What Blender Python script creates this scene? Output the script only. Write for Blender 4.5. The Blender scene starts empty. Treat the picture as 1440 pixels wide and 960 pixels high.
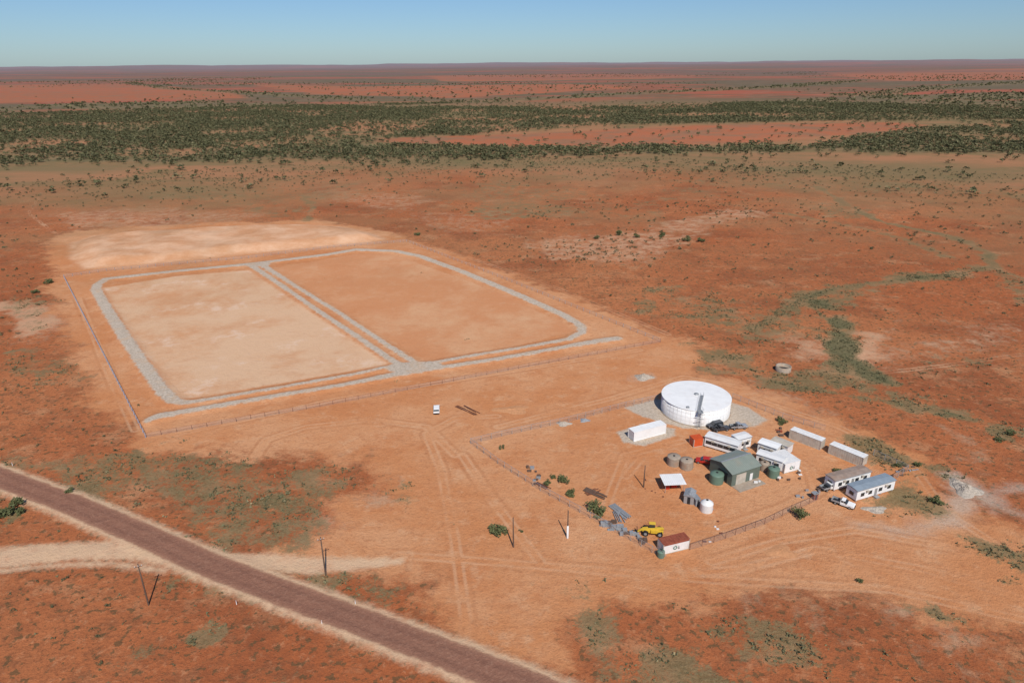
import bpy, math, random
import numpy as np
from mathutils import Matrix, Vector
random.seed(7); rng=np.random.default_rng(11)
sc=bpy.context.scene
# ------------------------------------------------------------ camera (drone at 100 m)
H=100.0; F=960.0; HZ=89.0
p=math.atan((480-HZ)/F); roll=math.radians(0.47)
fw=Vector((0,math.cos(p),-math.sin(p))); U0=Vector((0,math.sin(p),math.cos(p))); R0=Vector((1,0,0))
up=U0*math.cos(roll)+R0*math.sin(roll); rt=R0*math.cos(roll)-U0*math.sin(roll)
cd=bpy.data.cameras.new("camera"); cam=bpy.data.objects.new("camera",cd); sc.collection.objects.link(cam)
M=Matrix(((rt.x,up.x,-fw.x,0),(rt.y,up.y,-fw.y,0),(rt.z,up.z,-fw.z,H),(0,0,0,1)))
cam.matrix_world=M; cd.lens=24; cd.sensor_width=36; cd.clip_start=1; cd.clip_end=300000
sc.camera=cam
# survey: photo measurement -> metres on the ground plane
def G(x,y):
    d=fw+rt*((x-720)/F)-up*((y-480)/F)
    t=H/(-d.z); return (d.x*t,d.y*t)
def GL(pts): return [G(*q[:2]) for q in pts]
# ------------------------------------------------------------ numpy helpers
def hsh(ix,iy,seed):
    n=(ix.astype(np.int64)*374761393+iy.astype(np.int64)*668265263+seed*1442695041)&0x7fffffff
    n=((n^(n>>13))*1274126177)&0x7fffffff
    return ((n^(n>>16))&0xffff)/65535.0
def vn(x,y,seed):
    ix=np.floor(x);iy=np.floor(y);fx=x-ix;fy=y-iy
    fx=fx*fx*(3-2*fx);fy=fy*fy*(3-2*fy)
    a=hsh(ix,iy,seed);b=hsh(ix+1,iy,seed);c=hsh(ix,iy+1,seed);d=hsh(ix+1,iy+1,seed)
    return (a*(1-fx)+b*fx)*(1-fy)+(c*(1-fx)+d*fx)*fy
def fbm(x,y,s,seed,o=4):
    r=0;a=1;t=0
    for i in range(o):
        r=r+a*vn(x*s+i*17.3,y*s-i*9.1,seed+i); t+=a; a*=.5; s*=2.03
    return r/t
def ss(v,a,b):
    t=np.clip((v-a)/(b-a),0,1); return t*t*(3-2*t)
def sd_line(X,Y,pts,hw):
    out=np.full(X.shape,1e9)
    P=GL(pts); W=[q[2] if len(q)>2 else hw for q in pts]
    for (a,b,wa,wb) in zip(P[:-1],P[1:],W[:-1],W[1:]):
        ex,ey=b[0]-a[0],b[1]-a[1]; L=ex*ex+ey*ey+1e-9
        t=np.clip(((X-a[0])*ex+(Y-a[1])*ey)/L,0,1)
        d=np.hypot(X-a[0]-t*ex,Y-a[1]-t*ey)-(wa+(wb-wa)*t)
        out=np.minimum(out,d)
    return out
def sd_poly(X,Y,pts):
    P=GL(pts); out=np.full(X.shape,1e18); ins=np.zeros(X.shape,bool)
    n=len(P)
    for i in range(n):
        a=P[i];b=P[(i+1)%n]
        ex,ey=b[0]-a[0],b[1]-a[1]; L=ex*ex+ey*ey+1e-9
        t=np.clip(((X-a[0])*ex+(Y-a[1])*ey)/L,0,1)
        out=np.minimum(out,(X-a[0]-t*ex)**2+(Y-a[1]-t*ey)**2)
        if abs(ey)>1e-9:
            c=((a[1]>Y)!=(b[1]>Y))&(X<ex*(Y-a[1])/ey+a[0]); ins^=c
    return np.where(ins,-1,1)*np.sqrt(out)
# ------------------------------------------------------------ site plan
RING=[(137,401,2.3),(150,393,2.3),(250,382,2.3),(355,372,2.4),(460,359,2.4),(500,352,2.6),(555,354,2.3),(590,361,2.2),(650,383,2.2),(720,412,2.2),(790,443,2.1),(817,459,2.0),(819,468,1.8),(800,478,1.5),(740,489,1.1),(660,502,1.1),(600,513,1.3),(575,518,2),
      (540,518,1.0),(500,527,1.0),(400,545,1.0),(300,562,1.1),(262,568,1.5),(244,565,2.2),(230,552,2.3),(205,518,2.3),(178,478,2.3),(150,435,2.3),(135,408,2.3),(137,401,2.3)]
FRONT=[(210,592,1.6),(222,587,1.9),(300,573,1.5),(400,556,1.4),(480,543,1.3),(560,527,2.0),(620,518,1.4),(700,506,1.4),(800,488,1.5),(840,481,2.0),(868,477,2.0)]
DIV1=[(353,374,1.8),(400,405,1.3),(450,440,1.3),(500,473,1.3),(560,514,1.5)]
DIV2=[(368,373,1.8),(420,406,1.2),(480,443,1.2),(530,477,1.2),(588,514,1.5)]
KNOT=[(560,518,4.0),(605,516,4.0)]; KNOT2=[(352,373,3.2),(372,373,3.2)]
PADT=[(878,573),(920,562),(1010,560),(1050,572),(1080,590),(1060,600),(1000,604),(960,602),(925,592),(900,584)]
PADC=[(868,607),(905,596),(948,602),(950,612),(905,627),(876,622)]
PONDL=[(145,405),(250,388),(350,380),(545,512),(400,538),(255,562),(240,550),(190,480)]
PONDR=[(380,378),(500,357),(560,360),(720,418),(810,465),(735,484),(600,508)]
MOUND=[(98,342),(130,332),(200,326),(330,319),(420,316),(480,319),(530,329),(545,337),(500,344),(420,350),(300,362),(180,374),(120,378),(98,362)]
ROAD=[(-400,560),(-120,632),(0,672),(100,709),(200,752),(290,793),(400,835),(500,872),(600,910),(700,948),(790,985),(1100,1110)]
CREAM=[[(-150,790,4),(0,784,3.8),(60,778,3.4),(130,773,3.0),(200,774,3.0),(250,782,3.6),(290,795,4)],
       [(320,792,3.2),(380,790,2.8),(440,795,2.5),(500,793,2),(560,788,1.0)],
       [(0,802,.8),(80,794,.8),(160,792,.8),(230,802,.8)]]
COMP=[(400,812),(340,790),(420,770),(470,740),(480,700),(555,690),(530,655),(420,640),(300,634),(210,632),(130,560),(95,480),(70,400),(75,370),(60,340),(100,325),(200,318),(450,308),(560,330),(700,380),(945,472),(985,490),(985,520),(1100,565),(1180,590),(1290,640),(1320,690),(1440,745),(1700,860),(1700,960),(1440,890),(1250,850),(1100,830),(960,838),(850,850),(800,880),(790,930),(720,925),(690,900),(640,880),(600,860),(590,820),(520,795),(450,800)]
VEG=[([(40,660),(120,640),(200,634),(330,645),(420,655),(500,655),(540,668),(545,685),(480,700),(470,740),(420,765),(330,782),(260,755),(170,715),(90,690)],.6),
     ([(0,880),(20,845),(50,835),(60,850),(35,875),(30,895),(0,895)],.8),
     ([(0,712),(20,708),(40,718),(20,735),(0,742)],.9),
     ([(330,870),(360,868),(382,882),(360,895),(335,888)],.75),
     ([(168,930),(200,915),(240,915),(225,930),(180,938)],.65),
     ([(60,850),(110,845),(120,862),(80,868)],.6),([(250,880),(300,870),(330,890),(280,905)],.5),
     ([(415,806),(470,800),(520,797),(590,800),(615,840),(605,862),(560,858),(520,868),(470,850),(430,830)],.52),
     ([(530,830),(580,825),(595,845),(570,858),(535,845)],.9),([(425,805),(480,806),(510,822),(440,830)],.8),
     ([(820,870),(860,848),(910,842),(950,850),(930,870),(880,880),(865,915),(890,950),(840,965),(820,930),(835,900)],.72),
     ([(885,905),(930,895),(965,915),(975,965),(920,965)],.74),
     ([(1070,900),(1110,890),(1150,910),(1180,940),(1160,965),(1080,965)],.7),
     ([(1080,848),(1150,850),(1200,852),(1230,866),(1180,866),(1120,860)],.66),
     ([(1290,864),(1320,858),(1345,870),(1335,882),(1300,880)],.85),([(1240,905),(1290,912),(1280,930),(1250,925)],.6),([(1395,935),(1440,938),(1440,955),(1405,952)],.7),
     ([(1375,762),(1440,768),(1490,800),(1420,788),(1380,774)],.85),
     ([(785,822),(820,818),(830,830),(790,834)],.85),([(980,865),(1050,870),(1040,890),(990,885)],.5),
     ([(1110,870),(1250,890),(1300,925),(1240,945),(1180,915)],.48),
     ([(1190,615),(1260,630),(1330,655),(1325,668),(1240,652),(1215,655)],.78),
     ([(1215,690),(1260,680),(1330,700),(1320,720),(1260,712),(1235,720)],.8),
     ([(985,495),(1030,488),(1080,495),(1075,515),(1050,528),(1000,515)],.8),
     ([(1050,535),(1120,520),(1190,520),(1260,545),(1330,580),(1300,575),(1230,560),(1130,545)],.74),
     ([(1145,425),(1165,430),(1200,455),(1195,490),(1225,520),(1200,522),(1168,500),(1170,470),(1155,445)],1.2),
     ([(1090,415),(1160,400),(1250,390),(1380,368),(1400,378),(1300,400),(1200,418),(1150,440),(1060,470),(1050,455)],.64),
     ([(1400,380),(1440,395),(1500,430),(1440,425),(1390,400)],.6),
     ([(880,440),(920,405),(960,395),(990,400),(930,420),(900,445)],.6),
     ([(990,470),(1050,440),(1130,430),(1140,460),(1070,490)],.58),
     ([(0,410),(60,415),(90,440),(60,470),(0,440)],.5),
     ([(0,480),(80,500),(120,530),(60,540),(0,510)],.5),
     ([(0,632),(60,645),(150,690),(260,745),(340,785),(330,790),(230,752),(100,695),(0,655)],.7),
     ([(330,800),(420,820),(520,855),(640,895),(640,900),(520,862),(400,825)],.7),
     ([(240,795),(330,838),(400,862),(380,860),(300,835)],.65),
     ([(1000,470),(960,490),(1010,455),(1060,440),(1040,455)],.55),
     ([(640,270),(800,262),(850,275),(700,290)],.5),([(200,262),(420,250),(560,270),(380,290)],.46),([(900,255),(1200,240),(1440,250),(1440,275),(1150,270)],.5),
     ([(410,625),(450,625),(450,640),(415,640)],.8)]
VEGL=[([(1330,580),(1400,598),(1450,612)],2,1.1),([(1240,532),(1196,505),(1185,480),(1192,462),(1150,438),(1132,418),(1180,404),(1270,393),(1360,383),(1395,374),(1390,355),(1340,333),(1240,312),(1190,288),(1150,262)],2.5,1.0),
      ([(1060,462),(1100,440),(1132,420)],5,.75),([(1000,520),(1060,530),(1130,545),(1230,562),(1330,582)],2,.95),([(1180,470),(1186,500),(1240,535)],5,1.25),
      ([(1330,360),(1270,335),(1200,318),(1100,300)],4,.65),([(430,310),(440,290),(425,275),(500,258)],3,.75),([(1240,530),(1300,525),(1380,505)],2,.55),
      ([(1290,262),(1250,258),(1230,262)],8,.9)]
PALE=[([(725,345),(760,332),(900,325),(990,330),(960,350),(900,372),(760,372)],.55),([(1200,460),(1260,450),(1290,465),(1240,500),(1210,515),(1195,490)],.85),
      ([(0,430),(70,430),(100,450),(40,490),(0,480)],.8),([(1130,470),(1165,468),(1160,500),(1120,495)],.7),
      ([(500,680),(570,680),(560,720),(470,770),(420,770)],.6),([(880,320),(1050,290),(1100,300),(960,330)],.55),
      ([(1060,545),(1110,555),(1180,590),(1120,580)],.6),([(0,740),(60,725),(110,750),(60,765),(0,770)],.6),([(400,275),(480,262),(640,280),(560,300)],.45),
      ([(60,300),(200,290),(400,300),(300,320),(90,325)],.5),([(560,300),(760,290),(700,330),(600,330)],.4),([(1150,480),(1440,440),(1440,500),(1240,530)],.46),([(1330,600),(1440,630),(1440,690),(1330,660)],.55),
      ([(1000,830),(1100,835),(1180,880),(1080,880)],.45),([(1250,850),(1440,890),(1440,930),(1320,900)],.5)]
GREYS=[[(1345,672,2.5),(1365,690,4.5),(1400,712,2.5),(1440,725,1)],[(1360,690,3),(1340,730,2),(1270,748,1),(1200,735,.2)],[(1400,690,1),(1440,688,1)],[(895,532,1.2),(912,530,1.2)]]
TRK=[[(645,1000),(655,870),(640,760),(620,660),(600,610),(640,588),(700,585)],
     [(1500,885),(1250,828),(1000,815),(820,800),(700,790),(560,780)],[(760,790),(690,700),(650,640)],
     [(360,640),(375,618),(430,600),(520,590),(600,600),(640,640)],
     [(700,600),(860,560),(960,530),(1050,545)],[(860,690),(880,640),(940,625),(960,620)],[(860,690),(850,720),(900,735),(1010,745),(1100,715),(1150,690),(1140,660),(1080,620),(1000,605)],
     [(1340,770),(1200,745),(1100,760),(1000,790)],[(110,420),(160,540),(190,605)],[(240,612),(480,560),(900,492)],
     [(620,350),(760,395),(940,470)],[(1060,560),(1180,600),(1280,650),(1330,720),(1440,790)],
     [(1230,525),(1320,515),(1440,498)],[(1500,860),(1300,800),(1150,772),(1040,800),(900,812)],[(880,670),(905,640),(960,632)],[(80,330),(40,300),(60,270)]]
RED=[[(560,197),(700,189),(900,179),(1100,173),(1262,173),(1268,182),(1180,194),(1000,204),(700,205)],[(-200,122),(180,118),(330,128),(345,138),(150,142),(-200,149)],
     [(350,118),(500,122),(800,118),(900,124),(640,138),(440,133)],[(1150,103),(1600,94),(1600,112),(1250,114)],[(600,107),(800,104),(1000,106),(900,111),(620,113)]]
BELT=[[(-300,152),(0,152),(120,145),(300,142),(450,149),(600,151),(800,152),(1000,148),(1200,138),(1440,130),(1700,128),(1700,170),(1440,166),(1270,170),(1100,170),(900,176),(700,186),(570,195),(540,203),(700,207),(1000,207),(1180,196),(1270,186),(1440,172),(1700,170),(1700,212),(1440,214),(1250,216),(1040,220),(800,222),(600,225),(430,227),(250,230),(120,226),(0,234),(-300,238)]]
BELTL=[([(180,117),(240,124),(330,129),(430,136),(500,140)],40,.8),([(560,146),(700,142),(900,131),(1100,122),(1200,114)],70,.75),([(1200,135),(1330,122),(1440,117),(1600,110)],70,.8),
       ([(400,220),(600,219),(800,215),(900,214)],22,1.0),([(0,228),(100,222),(250,226),(380,222)],20,.95),([(1030,212),(1200,204),(1330,195),(1440,207)],26,1.0)]
def vegf(X,Y):
    v=np.zeros(X.shape)
    wob=(fbm(X,Y,.08,21,5)-.5)*26
    for P_,k in VEG:
        d=sd_poly(X,Y,P_)+wob; v=np.maximum(v,k*(1-ss(d,-6,7)))
    for L_,w,k in VEGL:
        d=sd_line(X,Y,L_,w)+wob*.4; v=np.maximum(v,k*(1-ss(d,-4,6)))
    n=fbm(X,Y,.012,31,6); wild=ss(sd_poly(X,Y,COMP),2,18)
    right=.06*ss(X,40,150)*(1-ss(Y,330,500))
    v=np.maximum(v,ss(n+right,.49,.68)*.6*wild)
    n2=fbm(X,Y,.07,37,4); v=np.maximum(v,ss(n2,.60,.73)*.75*wild*(1-ss(Y,150,260)))
    v=np.maximum(v,ss(np.hypot(X,Y)+wob*6,480,760)*(.35+.35*ss(fbm(X,Y,.008,33,4),.4,.65)))
    return v
# ------------------------------------------------------------ mesh helpers
def rawmesh(name,V,Q):
    me=bpy.data.meshes.new(name)
    me.vertices.add(len(V)); me.vertices.foreach_set("co",np.ascontiguousarray(V,dtype=np.float32).ravel())
    me.loops.add(Q.size); me.loops.foreach_set("vertex_index",np.ascontiguousarray(Q,dtype=np.int32).ravel())
    me.polygons.add(len(Q)); me.polygons.foreach_set("loop_start",np.arange(0,Q.size,4,dtype=np.int32))
    me.update(calc_edges=True); return me
def addattr(me,name,arr):
    a=me.attributes.new(name,'FLOAT','POINT'); a.data.foreach_set("value",np.ascontiguousarray(arr,dtype=np.float32))
# ------------------------------------------------------------ materials
class NT:
    def __init__(s,name,rough=.9,spec=.15):
        s.m=bpy.data.materials.new(name); s.m.use_nodes=True; s.t=s.m.node_tree; s.b=s.t.nodes["Principled BSDF"]
        s.b.inputs["Roughness"].default_value=rough; s.b.inputs["Specular IOR Level"].default_value=spec
        s.pos=s.t.nodes.new("ShaderNodeNewGeometry").outputs["Position"]
    def put(s,sock,v):
        if isinstance(v,(int,float)): sock.default_value=v
        elif isinstance(v,tuple): sock.default_value=(*v,1) if len(v)==3 and len(sock.default_value)==4 else v
        else: s.t.links.new(v,sock)
    def ma(s,op,a,b=0.0,clamp=False):
        n=s.t.nodes.new("ShaderNodeMath"); n.operation=op; n.use_clamp=clamp; s.put(n.inputs[0],a); s.put(n.inputs[1],b); return n.outputs[0]
    def mix(s,f,a,b,mode='MIX'):
        n=s.t.nodes.new("ShaderNodeMix"); n.data_type='RGBA'; n.blend_type=mode; s.put(n.inputs[0],f); s.put(n.inputs[6],a); s.put(n.inputs[7],b); return n.outputs[2]
    def noise(s,sc_,det=4,ro=.6,vec=None,dist=0):
        n=s.t.nodes.new("ShaderNodeTexNoise"); n.inputs["Scale"].default_value=sc_; n.inputs["Detail"].default_value=det; n.inputs["Roughness"].default_value=ro; n.inputs["Distortion"].default_value=dist
        s.t.links.new(vec if vec is not None else s.pos,n.inputs["Vector"]); return n.outputs["Fac"]
    def st(s,x,a,b,lo=0.0,hi=1.0):
        n=s.t.nodes.new("ShaderNodeMapRange"); n.interpolation_type='SMOOTHSTEP'; s.put(n.inputs[0],x)
        n.inputs[1].default_value=a;n.inputs[2].default_value=b;n.inputs[3].default_value=lo;n.inputs[4].default_value=hi; return n.outputs[0]
    def at(s,nm):
        n=s.t.nodes.new("ShaderNodeAttribute"); n.attribute_name=nm; return n.outputs["Fac"]
    def scl(s,v):
        n=s.t.nodes.new("ShaderNodeMapping"); n.inputs["Scale"].default_value=v; s.t.links.new(s.pos,n.inputs[0]); return n.outputs[0]
    def col(s,c): s.put(s.b.inputs["Base Color"],c)
    def bump(s,h,st_=.4,d=.3):
        n=s.t.nodes.new("ShaderNodeBump"); n.inputs["Strength"].default_value=st_; n.inputs["Distance"].default_value=d; s.t.links.new(h,n.inputs["Height"]); s.t.links.new(n.outputs[0],s.b.inputs["Normal"])
def simple(name,c,rough=.7,var=.25,sc_=.8,spec=.2,metal=0,dirt=0):
    m=NT(name,rough,spec); n=m.noise(sc_,5); c2=tuple(x*(1-var) for x in c)
    k=m.mix(m.st(n,.3,.7),c,c2)
    if dirt:
        k=m.mix(m.ma('MULTIPLY',m.st(m.noise(sc_*.6,4),.5,.75),dirt),k,(.36,.17,.08))
    m.col(k); m.b.inputs["Metallic"].default_value=metal; return m.m
# ground
g=NT("red_earth_ground",.95,.05)
A=g.at
nL=g.noise(.0045,4,.55); nM=g.noise(.022,8,.68); nM2=g.noise(.045,8,.72,g.scl((1,1.3,1))); nF=g.noise(.16,7,.72); nG=g.noise(1.3,5,.8); nE=g.noise(.4,6,.75); nP=g.noise(.6,3,.6)
mul=lambda a,b:g.ma('MULTIPLY',a,b); add=lambda a,b:g.ma('ADD',a,b)
c=g.mix(g.st(nL,.35,.65),(.39,.116,.043),(.46,.172,.070))
c=g.mix(mul(g.st(nM,.46,.62),.75),c,(.27,.082,.034))
c=g.mix(mul(g.st(nM2,.52,.68),.7),c,(.50,.26,.13))
c=g.mix(mul(g.st(nF,.48,.64),.6),c,(.23,.092,.043))
c=g.mix(mul(g.st(nG,.46,.64),.5),c,(.18,.070,.036))
c=g.mix(mul(g.st(nE,.54,.66),.45),c,(.56,.27,.135))
c=g.mix(mul(g.st(nP,.555,.625),.7),c,(.105,.078,.038))
pl=g.st(add(A("pale"),mul(add(nF,-.5),1.5)),.3,.8)
c=g.mix(mul(pl,.75),c,(.58,.35,.21))
# compacted
k=g.st(add(A("comp"),add(mul(add(nF,-.5),14),mul(add(nM2,-.5),40))),4,-4)
cc=g.mix(g.st(nM,.38,.62),(.54,.225,.093),(.60,.30,.148))
cc=g.mix(mul(g.st(nM2,.5,.66),.6),cc,(.49,.18,.068))
cc=g.mix(mul(g.st(nF,.52,.68),.5),cc,(.64,.38,.215))
cc=g.mix(mul(g.st(nE,.51,.66),.45),cc,(.40,.16,.070))
cc=g.mix(mul(g.st(nG,.50,.66),.42),cc,(.34,.14,.07))
c=g.mix(k,c,cc)
# mound
c=g.mix(g.st(add(A("mound"),mul(add(nF,-.5),10)),3,-3),c,g.mix(g.st(nM2,.35,.65),(.56,.28,.14),(.68,.42,.26)))
# ponds
pn=g.noise(.018,8,.7,g.scl((1,.8,1)))
pc=g.mix(g.st(pn,.34,.56),(.57,.275,.13),(.64,.41,.25)); pc=g.mix(mul(g.st(nM2,.5,.68),.45),pc,(.53,.245,.115)); pc=g.mix(mul(g.st(g.noise(.05,9,.78),.54,.66),.65),pc,(.73,.55,.41)); pc=g.mix(mul(g.st(nE,.53,.7),.3),pc,(.48,.26,.15))
c=g.mix(g.st(add(A("pondl"),mul(add(nE,-.5),3)),1,-1),c,pc)
pr=g.mix(g.st(pn,.42,.66),(.56,.25,.115),(.62,.35,.19)); pr=g.mix(mul(g.st(nF,.5,.7),.35),pr,(.62,.37,.21)); pr=g.mix(mul(g.st(nE,.53,.7),.3),pr,(.44,.19,.09))
c=g.mix(g.st(add(A("pondr"),mul(add(nE,-.5),3)),1,-1),c,g.mix(mul(g.st(nM2,.5,.7),.4),pr,(.5,.2,.085)))
# wheel tracks
tr=A("trk"); rut=g.st(g.ma('ABSOLUTE',add(tr,-.95)),.6,.1)
c=g.mix(mul(rut,g.st(nM2,.42,.60,0.04,.42)),c,(.64,.39,.23))
c=g.mix(mul(g.st(g.ma('ABSOLUTE',add(tr,-2.0)),.7,.1),g.st(nM,.4,.6,0,.35)),c,(.36,.14,.06))
# vegetation tint
v=g.st(add(A("veg"),add(mul(add(nF,-.5),1.7),mul(add(nG,-.5),1.1))),.40,.72)
vc=g.mix(g.st(nG,.35,.65),(.115,.100,.046),(.24,.19,.095)); vc=g.mix(g.st(nM2,.42,.66),vc,(.29,.195,.10))
c=g.mix(mul(v,.82),c,vc)
c=g.mix(mul(g.st(add(A("veg"),mul(add(nF,-.5),.9)),.8,1.15),.75),c,g.mix(nG,(.085,.092,.042),(.155,.15,.078)))
# cream verges and side track
c=g.mix(mul(g.st(add(A("cream"),mul(add(nE,-.5),4.5)),1.2,-1.2),g.st(nF,.3,.55,.5,.95)),c,g.mix(nF,(.68,.49,.33),(.58,.36,.20)))
# red-brown sealed road
rd=A("road")
rc=g.mix(nF,(.22,.102,.067),(.31,.152,.098)); rc=g.mix(mul(g.st(g.ma('ABSOLUTE',add(A("roadc"),-1.35)),.7,.1),.4),rc,(.18,.085,.058))
rc=g.mix(mul(g.st(nG,.45,.7),.5),rc,(.38,.21,.14)); rc=g.mix(mul(g.st(A("roadc"),2.2,3.4),.5),rc,(.43,.24,.145))
c=g.mix(g.st(add(rd,mul(add(nE,-.5),1.8)),.4,-.4),c,rc)
# gravel
gv=g.mix(g.st(nG,.3,.7),(.35,.295,.23),(.60,.52,.415)); gv=g.mix(mul(g.st(nF,.48,.70),.6),gv,(.53,.355,.215))
c=g.mix(mul(g.st(add(A("gravel"),mul(add(nE,-.5),3.4)),.6,-.6),.92),c,gv)
c=g.mix(mul(g.st(add(A("greys"),mul(add(nF,-.5),12)),3,-3),.6),c,gv)
# far land colours, then aerial haze painted into the ground colour
ln=g.t.nodes.new("ShaderNodeVectorMath"); ln.operation='LENGTH'; g.t.links.new(g.pos,ln.inputs[0]); r=ln.outputs["Value"]
f1=g.noise(.0035,7,.68,g.scl((.6,1.6,1))); f2=g.noise(.0006,7,.66,g.scl((.55,1.9,1))); f3=g.noise(.012,6,.72); f4=g.noise(.0002,6,.6,g.scl((.6,2.2,1)))
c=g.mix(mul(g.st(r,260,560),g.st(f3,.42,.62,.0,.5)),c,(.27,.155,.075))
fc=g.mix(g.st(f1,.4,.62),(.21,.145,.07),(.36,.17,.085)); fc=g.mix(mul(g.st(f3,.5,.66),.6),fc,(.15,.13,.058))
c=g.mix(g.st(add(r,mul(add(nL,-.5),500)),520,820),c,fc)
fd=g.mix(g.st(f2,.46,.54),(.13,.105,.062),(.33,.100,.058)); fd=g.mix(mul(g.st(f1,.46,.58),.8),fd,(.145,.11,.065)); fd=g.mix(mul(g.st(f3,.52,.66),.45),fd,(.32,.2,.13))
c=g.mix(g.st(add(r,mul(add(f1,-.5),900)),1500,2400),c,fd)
rr=g.st(add(A("red"),mul(add(f1,-.5),260)),25,-25)
c=g.mix(mul(rr,.85),c,g.mix(g.st(f3,.42,.62),(.40,.125,.06),(.28,.14,.08)))
c=g.mix(mul(g.st(A("tree"),.1,.7),.7),c,g.mix(g.st(nM,.45,.6),(.14,.12,.062),(.25,.17,.09)))
c=g.mix(mul(g.st(r,3000,8000),mul(g.st(f4,.44,.56),.6)),c,(.13,.095,.08))
c=g.mix(g.st(r,1200,9000,0,.25),c,(.25,.165,.155))  # first haze tint by distance, painted as ground colour, no volume
c=g.mix(g.st(r,5000,34000,0,.78),c,(.235,.20,.22))  # stronger painted haze toward the horizon, mauve-grey ground colour
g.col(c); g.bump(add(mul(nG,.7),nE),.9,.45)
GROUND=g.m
# ------------------------------------------------------------ ground sheet
rad=np.concatenate([[1.0],np.arange(20,60,4.),np.arange(60,340,.7),np.arange(340,620,1.6)])
rr_=[rad[-1]]
while rr_[-1]<75000: rr_.append(rr_[-1]*1.0095)
rad=np.concatenate([rad,rr_[1:]])
ang=np.concatenate([np.arange(-180,-52,3.),np.arange(-52,52,.24),np.arange(52,180.1,3.)]); ang[-1]=180
An,Rn=np.meshgrid(np.radians(ang),rad)
X=(Rn*np.sin(An)).ravel(); Y=(Rn*np.cos(An)).ravel()
nr,nc=Rn.shape
comp=sd_poly(X,Y,COMP)
Z=(fbm(X,Y,.0006,5,3)-.5)*26*ss(np.hypot(X,Y),1500,5000)+(fbm(X,Y,.00016,9,5)-.40)*300*ss(np.hypot(X,Y),11000,28000)
ring=np.minimum.reduce([sd_line(X,Y,l,1) for l in (RING,FRONT,DIV1,DIV2,KNOT,KNOT2)])
gravel=np.minimum.reduce([ring,sd_poly(X,Y,PADT),sd_poly(X,Y,PADC)])
mound=sd_poly(X,Y,MOUND)
Z+=.55*(1-ss(ring,-.5,2.5)); 
Z+=(1-ss(mound,-14,0))*3.2*(.75+.5*fbm(X,Y,.05,44,3))
roadc=sd_line(X,Y,ROAD,0)
Z+=.25*(1-ss(roadc,3.4,6))
Z+=(fbm(X,Y,.25,3,3)-.5)*.35*ss(comp,0,10)*(1-ss(np.hypot(X,Y),350,450))
idx=np.arange(nr*nc).reshape(nr,nc)
Q=np.stack([idx[:-1,:-1],idx[:-1,1:],idx[1:,1:],idx[1:,:-1]],-1).reshape(-1,4)[:,::-1]
me=rawmesh("ground",np.stack([X,Y,Z],1),Q)
cl=lambda a,b=300:np.clip(a,-b,b)
addattr(me,"comp",cl(comp)); addattr(me,"gravel",cl(gravel)); addattr(me,"mound",cl(mound))
addattr(me,"pondl",cl(sd_poly(X,Y,PONDL))); addattr(me,"pondr",cl(sd_poly(X,Y,PONDR)))
addattr(me,"road",cl(roadc-3.3)); addattr(me,"roadc",cl(roadc))
cream=np.minimum.reduce([sd_line(X,Y,l,2) for l in CREAM]+[roadc-4.6]); addattr(me,"cream",cl(cream))
addattr(me,"greys",cl(np.minimum.reduce([sd_line(X,Y,l,2) for l in GREYS])))
pale=np.zeros(X.shape)
pw_=(fbm(X,Y,.04,91,4)-.5)*30
for P_,kk in PALE: pale=np.maximum(pale,kk*(1-ss(sd_poly(X,Y,P_)+pw_,-14,14)))
addattr(me,"pale",pale); addattr(me,"veg",vegf(X,Y))
addattr(me,"trk",cl(np.minimum.reduce([sd_line(X,Y,l,0) for l in TRK])))
addattr(me,"red",cl(np.minimum.reduce([sd_poly(X,Y,l) for l in RED])))
def treef(X,Y):
    d=np.zeros(X.shape); wob=(fbm(X,Y,.006,51,4)-.5)*260
    for P_ in BELT:
        s=sd_poly(X,Y,P_)+wob*.6; d=np.maximum(d,(1-ss(s,-20,35))*(.26+.78*ss(fbm(X,Y,.009,52,5),.38,.58)))
    for L_,w,k_ in BELTL:
        s=sd_line(X,Y,L_,w)+wob*.3; d=np.maximum(d,k_*(1-ss(s,-8,18)))
    redd=np.minimum.reduce([sd_poly(X,Y,l) for l in RED[:1]])
    return d*ss(redd+wob*.15,-12,6)
addattr(me,"tree",treef(X,Y))
me.polygons.foreach_set("use_smooth",np.ones(len(Q),bool))
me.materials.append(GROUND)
go=bpy.data.objects.new("ground",me); sc.collection.objects.link(go)
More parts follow.
